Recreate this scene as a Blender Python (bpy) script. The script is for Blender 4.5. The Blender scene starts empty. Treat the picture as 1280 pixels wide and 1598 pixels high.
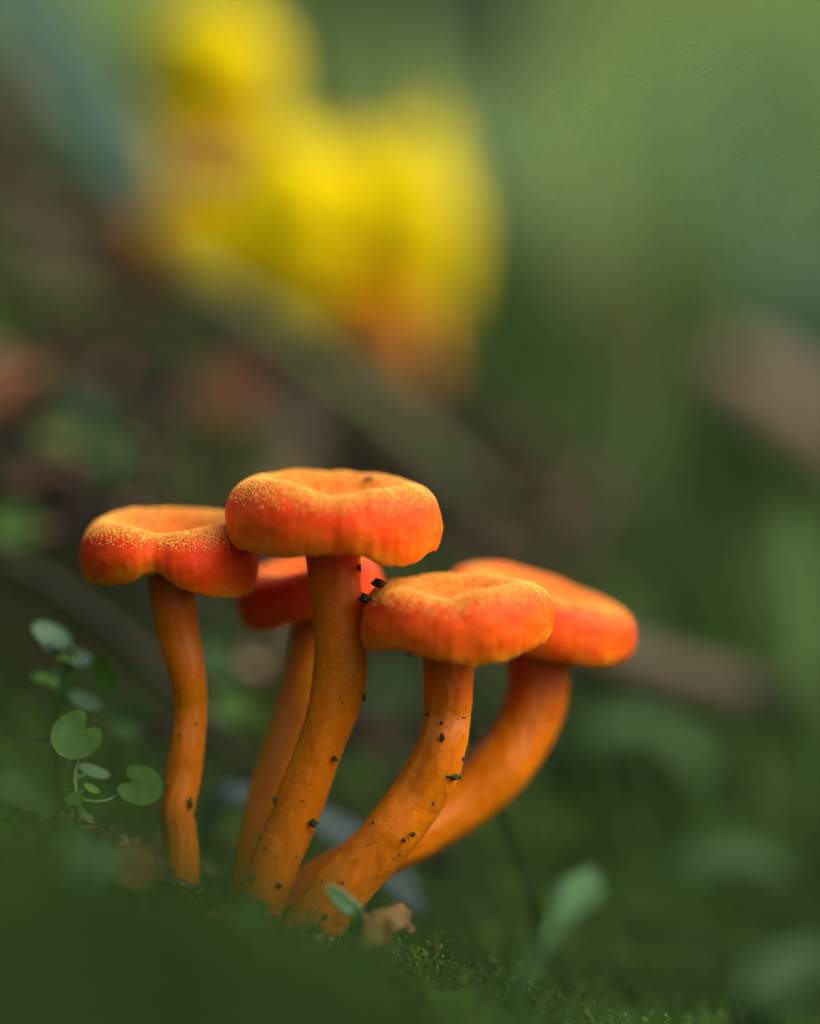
import bpy, math, random
import numpy as np
from mathutils import Vector, Matrix, noise as mnoise

# ------------------------------------------------------------------ camera, sky, sun
scene = bpy.context.scene
col = scene.collection
PITCH = math.radians(7.0)
D = 0.450                     # working distance of the macro lens (m)
S = 0.0001                    # metres per photo pixel in the plane of focus
FZ = 0.066                    # height of the focus point above the cluster's foot
FWD = np.array([0, math.cos(PITCH), -math.sin(PITCH)])
UP = np.array([0, math.sin(PITCH), math.cos(PITCH)])
RT = np.array([1.0, 0, 0])
CAM = np.array([0, 0, FZ]) - FWD * D


def P(px, py, d=0.0):
    """photo pixel + depth behind the plane of focus (mm) -> world point"""
    z = D + d * 0.001
    k = S * z / D
    return CAM + FWD * z + RT * ((px - 640) * k) + UP * ((799 - py) * k)


cam_data = bpy.data.cameras.new('camera')
cam = bpy.data.objects.new('camera', cam_data)
col.objects.link(cam)
cam.location = CAM
cam.rotation_euler = (math.radians(90) - PITCH, 0, 0)
cam_data.sensor_fit = 'VERTICAL'
cam_data.sensor_height = 36.0
cam_data.lens = 36.0 * D / (1598 * S)
cam_data.clip_start = 0.02
cam_data.clip_end = 400
cam_data.dof.use_dof = True
cam_data.dof.focus_distance = D - 0.005
cam_data.dof.aperture_fstop = 3.0
scene.camera = cam

SUN_EL, SUN_AZ = math.radians(50), math.radians(100)      # azimuth from +Y (behind) towards +X (right)
world = bpy.data.worlds.new('World')
scene.world = world
world.use_nodes = True
wn = world.node_tree.nodes
sky = wn.new('ShaderNodeTexSky')
sky.sky_type = 'NISHITA'
sky.sun_disc = False
sky.sun_elevation = SUN_EL
sky.sun_rotation = SUN_AZ
sky.air_density = 1.0
sky.dust_density = 8.0
sky.ozone_density = 1.0
world.node_tree.links.new(sky.outputs[0], wn['Background'].inputs[0])
wn['Background'].inputs[1].default_value = 0.145
sun_d = bpy.data.lights.new('sun', 'SUN')
sun_d.energy = 1.3
sun_d.angle = math.radians(70)
sun_d.color = (1.0, 0.93, 0.80)
sun = bpy.data.objects.new('sun', sun_d)
col.objects.link(sun)
sv = Vector((math.sin(SUN_AZ) * math.cos(SUN_EL), math.cos(SUN_AZ) * math.cos(SUN_EL), math.sin(SUN_EL)))
sun.rotation_euler = sv.to_track_quat('Z', 'Y').to_euler()
sun.location = (1, 1, 2)

vs = scene.view_settings
vs.view_transform = 'Standard'
vs.look = 'None'
vs.gamma = 1.0
vs.use_curve_mapping = False
vs.exposure = 0.62
scene.cycles.use_denoising = True
try:
    scene.cycles.denoiser = 'OPENIMAGEDENOISE'
    scene.cycles.denoising_input_passes = 'RGB_ALBEDO_NORMAL'
except Exception:
    pass
scene.cycles.max_bounces = 6
scene.cycles.sample_clamp_indirect = 4.0

rng = np.random.default_rng(7)
random.seed(7)


# ------------------------------------------------------------------ materials
def new_mat(name):
    m = bpy.data.materials.new(name)
    m.use_nodes = True
    return m, m.node_tree.nodes, m.node_tree.links, m.node_tree.nodes['Principled BSDF']


def ramp(nodes, stops):
    r = nodes.new('ShaderNodeValToRGB')
    els = r.color_ramp.elements
    els[0].position, els[0].color = stops[0][0], (*stops[0][1], 1)
    els[1].position, els[1].color = stops[-1][0], (*stops[-1][1], 1)
    for p, c in stops[1:-1]:
        e = els.new(p)
        e.color = (*c, 1)
    return r


def noise_node(nodes, links, scale, detail=4, rough=.55, coord='Object', dist=0.0):
    tc = nodes.new('ShaderNodeTexCoord')
    n = nodes.new('ShaderNodeTexNoise')
    n.inputs['Scale'].default_value = scale
    n.inputs['Detail'].default_value = detail
    n.inputs['Roughness'].default_value = rough
    n.inputs['Distortion'].default_value = dist
    links.new(tc.outputs[coord], n.inputs['Vector'])
    return n


def mixc(nodes, links, fac, a, b, blend='MIX'):
    m = nodes.new('ShaderNodeMix')
    m.data_type = 'RGBA'
    m.blend_type = blend
    for sock, v in ((m.inputs[0], fac), (m.inputs[6], a), (m.inputs[7], b)):
        if hasattr(v, 'links'):
            links.new(v, sock)
        elif isinstance(v, tuple):
            sock.default_value = (*v, 1)
        else:
            sock.default_value = v
    return m.outputs[2]


def bump(nodes, links, bsdf, height, strength, dist):
    b = nodes.new('ShaderNodeBump')
    b.inputs['Strength'].default_value = strength
    b.inputs['Distance'].default_value = dist
    links.new(height, b.inputs['Height'])
    links.new(b.outputs[0], bsdf.inputs['Normal'])


def simple(name, c1, c2, scale=200, rough=.6, sss=0.0, rad=(.001, .0005, .0002), bumpd=0.0, spec=.4, trans=0.0):
    m, n, l, b = new_mat(name)
    nz = noise_node(n, l, scale, 5)
    r = ramp(n, [(.32, c1), (.68, c2)])
    l.new(nz.outputs[0], r.inputs[0])
    l.new(r.outputs[0], b.inputs['Base Color'])
    b.inputs['Roughness'].default_value = rough
    b.inputs['Specular IOR Level'].default_value = spec
    if sss:
        b.inputs['Subsurface Weight'].default_value = sss
        b.inputs['Subsurface Radius'].default_value = rad
        b.inputs['Subsurface Scale'].default_value = 1.0
    if bumpd:
        bump(n, l, b, nz.outputs[0], 0.8, bumpd)
    if trans:
        out = n['Material Output']
        t = n.new('ShaderNodeBsdfTranslucent')
        l.new(r.outputs[0], t.inputs[0])
        mx = n.new('ShaderNodeMixShader')
        mx.inputs[0].default_value = trans
        l.new(b.outputs[0], mx.inputs[1])
        l.new(t.outputs[0], mx.inputs[2])
        l.new(mx.outputs[0], out.inputs[0])
    return m


def cap_material(name, scarlet, orange, yellow, wax=.10):
    m, n, l, b = new_mat(name)
    at = n.new('ShaderNodeAttribute')
    at.attribute_name = 'along'
    nz = noise_node(n, l, 130, 4, .5)
    ma = n.new('ShaderNodeMath')
    ma.operation = 'MULTIPLY_ADD'
    ma.inputs[1].default_value = 0.55
    l.new(nz.outputs[0], ma.inputs[0])
    l.new(at.outputs['Fac'], ma.inputs[2])
    sb = n.new('ShaderNodeMath')
    sb.operation = 'SUBTRACT'
    sb.inputs[1].default_value = 0.27
    l.new(ma.outputs[0], sb.inputs[0])
    mid = tuple((a + c) / 2 for a, c in zip(scarlet, orange))
    r = ramp(n, [(0.0, mid), (.22, orange), (.40, orange), (.52, scarlet), (.66, mid), (.80, orange), (.93, yellow), (1.0, yellow)])
    l.new(sb.outputs[0], r.inputs[0])
    # fine mottling of the skin
    n2 = noise_node(n, l, 900, 4, .6)
    r2 = ramp(n, [(.3, (.80, .78, .7)), (.7, (1.0, 1.0, 1.0))])
    l.new(n2.outputs[0], r2.inputs[0])
    c = mixc(n, l, 0.6, r.outputs[0], r2.outputs[0], 'MULTIPLY')
    l.new(c, b.inputs['Base Color'])
    b.inputs['Roughness'].default_value = .42
    b.inputs['Specular IOR Level'].default_value = wax
    b.inputs['Subsurface Weight'].default_value = .85
    b.inputs['Subsurface Radius'].default_value = (.0042, .0011, .0002)
    b.inputs['Subsurface Scale'].default_value = 1.0
    n3 = noise_node(n, l, 1500, 4, .65)
    bump(n, l, b, n3.outputs[0], .5, .00025)
    return m


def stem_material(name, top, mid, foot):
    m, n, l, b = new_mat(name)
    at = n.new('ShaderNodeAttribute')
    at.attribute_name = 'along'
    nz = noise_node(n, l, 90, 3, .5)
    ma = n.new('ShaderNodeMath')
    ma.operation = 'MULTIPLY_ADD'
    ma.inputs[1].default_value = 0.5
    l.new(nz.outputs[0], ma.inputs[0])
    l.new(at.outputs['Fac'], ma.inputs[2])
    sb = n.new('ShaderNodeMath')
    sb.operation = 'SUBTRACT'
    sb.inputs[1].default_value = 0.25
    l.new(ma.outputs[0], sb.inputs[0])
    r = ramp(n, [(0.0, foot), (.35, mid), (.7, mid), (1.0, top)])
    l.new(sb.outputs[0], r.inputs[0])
    n2 = noise_node(n, l, 1300, 5, .65)
    r2 = ramp(n, [(.34, (.62, .55, .45)), (.52, (1.0, 1.0, 1.0))])
    l.new(n2.outputs[0], r2.inputs[0])
    c = mixc(n, l, 0.35, r.outputs[0], r2.outputs[0], 'MULTIPLY')
    l.new(c, b.inputs['Base Color'])
    b.inputs['Roughness'].default_value = .40
    b.inputs['Specular IOR Level'].default_value = .17
    b.inputs['Roughness'].default_value = .33
    b.inputs['Subsurface Weight'].default_value = .7
    b.inputs['Subsurface Radius'].default_value = (.0045, .0014, .0002)
    b.inputs['Subsurface Scale'].default_value = 1.0
    n3 = noise_node(n, l, 420, 5, .6)
    bump(n, l, b, n3.outputs[0], .4, .0006)
    return m


M = {}
M['cap'] = cap_material('waxcap_skin', (.82, .052, .005), (.86, .138, .006), (.92, .25, .009))
M['cap_red'] = cap_material('waxcap_skin_red', (.74, .036, .004), (.82, .10, .006), (.86, .22, .010))
M['cap_yellow'] = cap_material('yellow_waxcap_skin', (.58, .44, .003), (.62, .52, .003), (.62, .42, .003), wax=.0)
M['cap_ochre'] = cap_material('ochre_waxcap_skin', (.50, .17, .005), (.55, .21, .005), (.55, .21, .005), wax=.0)
M['scale'] = simple('waxcap_scales', (.80, .20, .012), (.88, .38, .04), 800, .5, .5, (.0006, .0003, .0001))
M['gill'] = simple('gills', (.82, .32, .03), (.9, .48, .07), 300, .5, .6, (.002, .0009, .0002))
M['gill_yellow'] = simple('yellow_gills', (.75, .45, .02), (.8, .55, .04), 300, .5)
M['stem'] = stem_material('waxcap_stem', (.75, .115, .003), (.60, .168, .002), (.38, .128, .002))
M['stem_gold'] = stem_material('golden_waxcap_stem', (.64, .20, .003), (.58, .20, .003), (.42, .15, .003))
M['stem_yellow'] = stem_material('yellow_waxcap_stem', (.80, .55, .01), (.72, .33, .01), (.60, .24, .02))
M['stem_olive'] = stem_material('olive_waxcap_stem', (.5, .36, .01), (.30, .20, .01), (.12, .08, .01))
M['dirt'] = simple('dirt', (.012, .008, .004), (.065, .045, .022), 900, .7, bumpd=.0002, spec=.3)
M['green_dirt'] = simple('green_dirt', (.022, .026, .006), (.08, .085, .026), 900, .85, bumpd=.0002, spec=.1)
M['moss'] = simple('moss_leaf', (.012, .036, .005), (.042, .088, .012), 60, .7, trans=.25, spec=.12)
M['moss_bright'] = simple('moss_leaf_bright', (.04, .10, .010), (.09, .17, .02), 60, .6, trans=.3, spec=.2)
M['grass_mix'] = simple('grass_leaf', (.13, .23, .07), (.38, .52, .17), 2.2, .6, trans=.4, spec=.2)  # lighter far grass: the stronger open-sky light there is put into its colour
M['grass_near'] = simple('near_grass_leaf', (.030, .075, .014), (.085, .155, .035), 14, .65, trans=.35, spec=.15)
M['leaf'] = simple('seedling_leaf', (.05, .13, .022), (.085, .18, .034), 300, .5, trans=.3, bumpd=.00015, spec=.15)
M['leaf_bright'] = simple('bright_leaf', (.10, .24, .018), (.16, .33, .03), 200, .5, trans=.35, spec=.2)
M['leaf_pale'] = simple('pale_leaf', (.12, .25, .11), (.18, .32, .16), 200, .45, trans=.25, spec=.25)
M['leaf_teal'] = simple('teal_leaf', (.065, .145, .105), (.095, .19, .14), 60, .55, trans=.2, spec=.2)
M['leaf_blue'] = simple('bluegrey_leaf', (.022, .044, .042), (.038, .066, .064), 200, .6, trans=.1, spec=.2)
M['leaf_mid'] = simple('mid_leaf', (.026, .068, .017), (.048, .105, .028), 150, .6, trans=.3, spec=.2)
M['leaf_olive'] = simple('olive_leaf', (.075, .11, .028), (.125, .16, .045), 150, .6, trans=.25, spec=.2)
M['leaf_spoon'] = simple('spoon_leaf', (.05, .125, .045), (.08, .17, .065), 200, .6, trans=.25, spec=.15)
M['leaf_lawn'] = simple('lawn_leaf', (.04, .095, .018), (.07, .14, .028), 200, .6, trans=.25, spec=.15)
M['petiole'] = simple('petiole', (.06, .13, .02), (.10, .19, .03), 300, .4, .3)
M['dry'] = simple('dry_leaf', (.055, .028, .004), (.14, .075, .014), 300, .8, bumpd=.0004)
M['pink_dry'] = simple('pink_dry_leaf', (.16, .11, .075), (.22, .155, .11), 60, .8, spec=.2)
M['red_dry'] = simple('red_dry_leaf', (.07, .025, .011), (.14, .055, .025), 90, .8, spec=.1)
M['grey_dry'] = simple('grey_dry_stalk', (.06, .048, .03), (.11, .088, .056), 90, .85, spec=.2)
M['twig'] = simple('twig_bark', (.022, .018, .010), (.055, .045, .026), 250, .85, bumpd=.0004)
M['pebble'] = simple('pebble', (.045, .05, .03), (.16, .15, .10), 700, .75, bumpd=.0003)
M['soil_clod'] = simple('soil_clod', (.007, .005, .004), (.026, .018, .012), 200, .9, bumpd=.001, spec=.1)  # dark like the bank soil, with the bank's shade in the colour


def drop_mat():
    m, n, l, b = new_mat('dew')
    b.inputs['Base Color'].default_value = (1, 1, 1, 1)
    b.inputs['Roughness'].default_value = .02
    b.inputs['Transmission Weight'].default_value = 1.0
    b.inputs['IOR'].default_value = 1.33
    return m


M['dew'] = drop_mat()


def ground_mat():
    m, n, l, b = new_mat('forest_soil')
    at = n.new('ShaderNodeAttribute')
    at.attribute_name = 'green'
    nz = noise_node(n, l, 38, 7, .6)
    soil = ramp(n, [(.3, (.004, .003, .002)), (.6, (.011, .008, .005)), (.8, (.035, .023, .015))])  # soil kept very dark: the shade on the bank is put into its colour
    l.new(nz.outputs[0], soil.inputs[0])
    n2 = noise_node(n, l, 22, 6, .6)
    gr = ramp(n, [(.3, (.009, .024, .004)), (.55, (.026, .058, .010)), (.75, (.055, .105, .022))])
    l.new(n2.outputs[0], gr.inputs[0])
    n3 = noise_node(n, l, 14, 5, .6)
    ma = n.new('ShaderNodeMath')
    ma.operation = 'MULTIPLY_ADD'
    ma.inputs[1].default_value = 1.4
    l.new(n3.outputs[0], ma.inputs[0])
    l.new(at.outputs['Fac'], ma.inputs[2])
    sb = n.new('ShaderNodeMath')
    sb.operation = 'SUBTRACT'
    sb.inputs[1].default_value = .70
    sb.use_clamp = True
    l.new(ma.outputs[0], sb.inputs[0])
    c = mixc(n, l, sb.outputs[0], soil.outputs[0], gr.outputs[0])
    l.new(c, b.inputs['Base Color'])
    b.inputs['Roughness'].default_value = .9
    b.inputs['Specular IOR Level'].default_value = .06
    n4 = noise_node(n, l, 260, 8, .7)
    bump(n, l, b, n4.outputs[0], .9, .003)
    return m


M['ground'] = ground_mat()


# ------------------------------------------------------------------ object helpers
def tag(o, label=None, cat=None, group=None, kind=None):
    for k, v in (('label', label), ('category', cat), ('group', group), ('kind', kind)):
        if v:
            o[k] = v
    return o


def empty(name, loc):
    o = bpy.data.objects.new(name, None)
    o.empty_display_size = .01
    o.location = loc
    col.objects.link(o)
    return o


def origin_of(o):
    v = Vector((0, 0, 0))
    while o is not None:
        v += Vector(o.location)
        o = o.parent
    return np.array(v)


def mesh(name, verts, faces, mat, parent=None, loc=None, smooth=True, attr=None):
    verts = np.asarray(verts, dtype=np.float64)
    if parent is not None:
        org = origin_of(parent)
        oloc = (0, 0, 0)
    else:
        org = np.array(loc) if loc is not None else np.array([verts[:, 0].mean(), verts[:, 1].mean(), verts[:, 2].min()])
        oloc = org
    me = bpy.data.meshes.new(name)
    v = verts - org
    if isinstance(faces, np.ndarray):
        k = faces.shape[1]
        nf = len(faces)
        me.vertices.add(len(v))
        me.vertices.foreach_set('co', v.astype(np.float32).ravel())
        me.loops.add(nf * k)
        me.loops.foreach_set('vertex_index', faces.astype(np.int32).ravel())
        me.polygons.add(nf)
        me.polygons.foreach_set('loop_start', np.arange(0, nf * k, k, dtype=np.int32))
        me.update(calc_edges=True)
    else:
        me.from_pydata(v.tolist(), [], [list(map(int, f)) for f in faces])
    if smooth:
        me.polygons.foreach_set('use_smooth', [True] * len(me.polygons))
    if attr is not None:
        for an, av in attr.items():
            a = me.attributes.new(an, 'FLOAT', 'POINT')
            a.data.foreach_set('value', np.asarray(av, dtype=np.float32))
    me.validate()
    me.update()
    me.materials.append(mat)
    o = bpy.data.objects.new(name, me)
    col.objects.link(o)
    if parent is not None:
        o.parent = parent
    o.location = oloc
    return o


def catmull(pts, n):
    """sample a Catmull-Rom curve through pts (k, dim) at n even chord steps"""
    pts = np.asarray(pts, float)
    k = len(pts)
    if k == 2:
        t = np.linspace(0, 1, n)[:, None]
        return pts[0] * (1 - t) + pts[1] * t
    ext = np.vstack([2 * pts[0] - pts[1], pts, 2 * pts[-1] - pts[-2]])
    seg = np.linalg.norm(np.diff(pts[:, :3], axis=0), axis=1)
    cum = np.concatenate([[0], np.cumsum(seg)])
    s = np.linspace(0, cum[-1], n)
    i = np.clip(np.searchsorted(cum, s, 'right') - 1, 0, k - 2)
    t = ((s - cum[i]) / np.maximum(seg[i], 1e-12))[:, None]
    p0, p1, p2, p3 = ext[i], ext[i + 1], ext[i + 2], ext[i + 3]
    return .5 * (2 * p1 + (p2 - p0) * t + (2 * p0 - 5 * p1 + 4 * p2 - p3) * t ** 2 + (3 * p1 - p0 - 3 * p2 + p3) * t ** 3)


def periodic(keys, th):
    """smooth periodic interpolation of (degree, value) keys"""
    keys = sorted(keys)
    a = np.array([k[0] for k in keys], float)
    v = np.array([k[1] for k in keys], float)
    n = len(a)
    a3 = np.concatenate([a - 360, a, a + 360])
    v3 = np.concatenate([v, v, v])
    m = np.zeros(len(a3))
    m[1:-1] = (v3[2:] - v3[:-2]) / (a3[2:] - a3[:-2])
    i = np.clip(np.searchsorted(a3, th, 'right') - 1, 1, len(a3) - 3)
    h = a3[i + 1] - a3[i]
    t = (th - a3[i]) / h
    return ((2 * t ** 3 - 3 * t ** 2 + 1) * v3[i] + (t ** 3 - 2 * t ** 2 + t) * h * m[i]
            + (-2 * t ** 3 + 3 * t ** 2) * v3[i + 1] + (t ** 3 - t ** 2) * h * m[i + 1])


def grid_faces(nr, nc, wrap=True):
    i, j = np.meshgrid(np.arange(nr - 1), np.arange(nc if wrap else nc - 1), indexing='ij')
    j2 = (j + 1) % nc
    f = np.stack([i * nc + j, i * nc + j2, (i + 1) * nc + j2, (i + 1) * nc + j], -1).reshape(-1, 4)
    return f


def fbm(p, f, seed=0.0, oct=3):
    return mnoise.fractal(Vector((p[0] * f + seed, p[1] * f - seed * .7, p[2] * f + seed * .3)), 1.0, 2.0, oct)


def rot(axis, deg):
    return np.array(Matrix.Rotation(math.radians(deg), 3, axis))


OCT_V = np.array([[1, 0, 0], [-1, 0, 0], [0, 1, 0], [0, -1, 0], [0, 0, 1], [0, 0, -1]], float)
OCT_F = np.array([[0, 2, 4], [2, 1, 4], [1, 3, 4], [3, 0, 4], [2, 0, 5], [1, 2, 5], [3, 1, 5], [0, 3, 5]])


def bits(points, sizes, seed):
    """little irregular lumps at points -> verts, faces"""
    r = np.random.default_rng(seed)
    n = len(points)
    v = OCT_V[None] * (sizes[:, None, None] * r.uniform(.55, 1.3, (n, 6, 1)))
    v = v + r.normal(0, .22, (n, 6, 3)) * sizes[:, None, None]
    v = v + points[:, None, :]
    f = OCT_F[None] + (np.arange(n) * 6)[:, None, None]
    return v.reshape(-1, 3), f.reshape(-1, 3)


# ------------------------------------------------------------------ terrain
CTRL = [
    # px, py, depth mm
    (0, 1275, 0), (150, 1305, 0), (285, 1400, 0), (430, 1440, 0), (600, 1500, 0), (900, 1590, 0), (1280, 1690, 0), (1700, 1780, 0), (-400, 1130, 0),
    (0, 1390, -60), (250, 1480, -60), (450, 1530, -60), (650, 1600, -60), (900, 1665, -60), (1280, 1780, -60), (-400, 1050, -60),
    (0, 1345, -160), (250, 1420, -160), (450, 1500, -160), (650, 1640, -160), (900, 1770, -150), (1280, 1880, -150), (-400, 1100, -150),
    (0, 1600, -260), (640, 1800, -260), (1280, 2080, -260),
    (0, 1170, 60), (250, 1290, 60), (450, 1370, 60), (650, 1425, 60), (900, 1480, 60), (1280, 1540, 60), (-400, 980, 60),
    (0, 850, 95), (250, 990, 95), (-400, 640, 95), (0, 620, 150), (250, 780, 150), (450, 1010, 150), (650, 1180, 150), (900, 1260, 150), (1280, 1310, 150), (-400, 380, 150), (1700, 1350, 150),
    (0, 340, 300), (250, 480, 300), (450, 545, 300), (600, 590, 300), (800, 790, 300), (1000, 930, 300), (1280, 1000, 300), (-400, 120, 300), (1700, 1000, 300),
    (0, 200, 500), (300, 330, 500), (640, 500, 500), (900, 690, 500), (1280, 740, 500), (-400, 60, 500), (1700, 720, 500),
    (0, 60, 900), (640, 310, 900), (1280, 470, 900), (-500, -60, 900), (1800, 480, 900),
    (0, -110, 1600), (640, -10, 1600), (1280, 130, 1600),
    (0, -260, 3000), (640, -170, 3000), (1280, -160, 3000),
]
cp = np.array([P(*c) for c in CTRL])
extra = [(-3, 3, .50), (3, 3, .33), (-3, 0, .30), (3, 0, -.12), (-3, -3, .15), (3, -3, -.15), (0, -1.2, .02), (0, -3, 0), (-1, -1, .10), (1, -1, -.08), (-1.2, .5, .24), (1.4, .5, -.02)]
cp = np.vstack([cp, np.array(extra, float)])


def tps_fit(xy, z, lam=2e-5):
    n = len(xy)
    r = np.linalg.norm(xy[:, None] - xy[None], axis=2)
    K = np.where(r > 0, r * r * np.log(np.maximum(r, 1e-9)), 0) + lam * np.eye(n)
    Q = np.hstack([np.ones((n, 1)), xy])
    A = np.block([[K, Q], [Q.T, np.zeros((3, 3))]])
    return np.linalg.solve(A, np.concatenate([z, np.zeros(3)]))


TW = tps_fit(cp[:, :2], cp[:, 2])


def base_height(x, y):
    x = np.asarray(x, float)
    y = np.asarray(y, float)
    xc, yc = np.clip(x, -3, 3), np.clip(y, -3, 3)
    q = np.stack([xc.ravel(), yc.ravel()], 1)
    out = np.zeros(len(q))
    for s in range(0, len(q), 20000):
        r = np.linalg.norm(q[s:s + 20000, None] - cp[None, :, :2], axis=2)
        U = np.where(r > 0, r * r * np.log(np.maximum(r, 1e-9)), 0)
        out[s:s + 20000] = U @ TW[:-3] + TW[-3] + q[s:s + 20000] @ TW[-2:]
    out = out.reshape(x.shape)
    far = np.clip((np.maximum(np.abs(x), np.abs(y)) - 3) / 10, 0, 1)
    return out * (1 - far) + .30 * far


def bumpy(x, y):
    v = Vector((x, y, 0))
    near = min(1.0, .25 + math.hypot(x, y) * 2.0)
    return (.0045 * near * mnoise.fractal(v * 30, 1, 2, 3) + .0018 * mnoise.fractal(v * 120 + Vector((5, 3, 1)), 1, 2, 3)
            + .0007 * mnoise.noise(v * 420))


def height(x, y):
    return float(base_height(np.array([x]), np.array([y]))[0]) + bumpy(x, y)


def warp(n, near, far):
    u = np.linspace(-1, 1, n)
    k = math.asinh(far / near)
    return near * np.sinh(u * k)


gx = warp(300, .045, 150.0)
gy = warp(320, .050, 150.0) + .05
X, Y = np.meshgrid(gx, gy, indexing='xy')
Z = base_height(X, Y)
rr = np.hypot(X, Y)
for a in range(X.shape[0]):
    for b_ in range(X.shape[1]):
        if rr[a, b_] < 2.5:
            Z[a, b_] += bumpy(X[a, b_], Y[a, b_])


def greenness(x, y):
    """0 on the bare soil bank on the left behind the cluster, 1 on moss and grass"""
    dep = y
    g = 1.0
    # soil bank: behind the cluster, left of a line running to the right as it goes back
    inb = min(1, max(0, (dep - .045) / .04)) * min(1, max(0, (.47 - dep) / .12))
    edge = -.035 + .27 * dep
    side = min(1, max(0, (edge + .05 - x) / .07))
    fore = min(1, max(0, (-.02 - dep) / .05)) * .35 * (1 + mnoise.noise(Vector((x * 25, y * 25, 3))))
    return g - .85 * inb * side - fore * (1 if dep > -.45 else 0)


gv = np.array([greenness(x, y) for x, y in zip(X.ravel(), Y.ravel())])
gverts = np.stack([X.ravel(), Y.ravel(), Z.ravel()], 1)
ground = mesh('ground', gverts, grid_faces(X.shape[0], X.shape[1], False), M['ground'], loc=(0, 0, 0), attr={'green': gv})
tag(ground, kind='structure')


def hit(px, py, d0=25.0):
    """depth (mm) at which the sight line through a photo pixel meets the ground"""
    dd = np.arange(d0, 700, 2.0)
    q = np.array([P(px, py, d) for d in dd])
    under = np.where(q[:, 2] < base_height(q[:, 0], q[:, 1]))[0]
    return float(dd[under[0]]) if len(under) else 300.0


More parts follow.
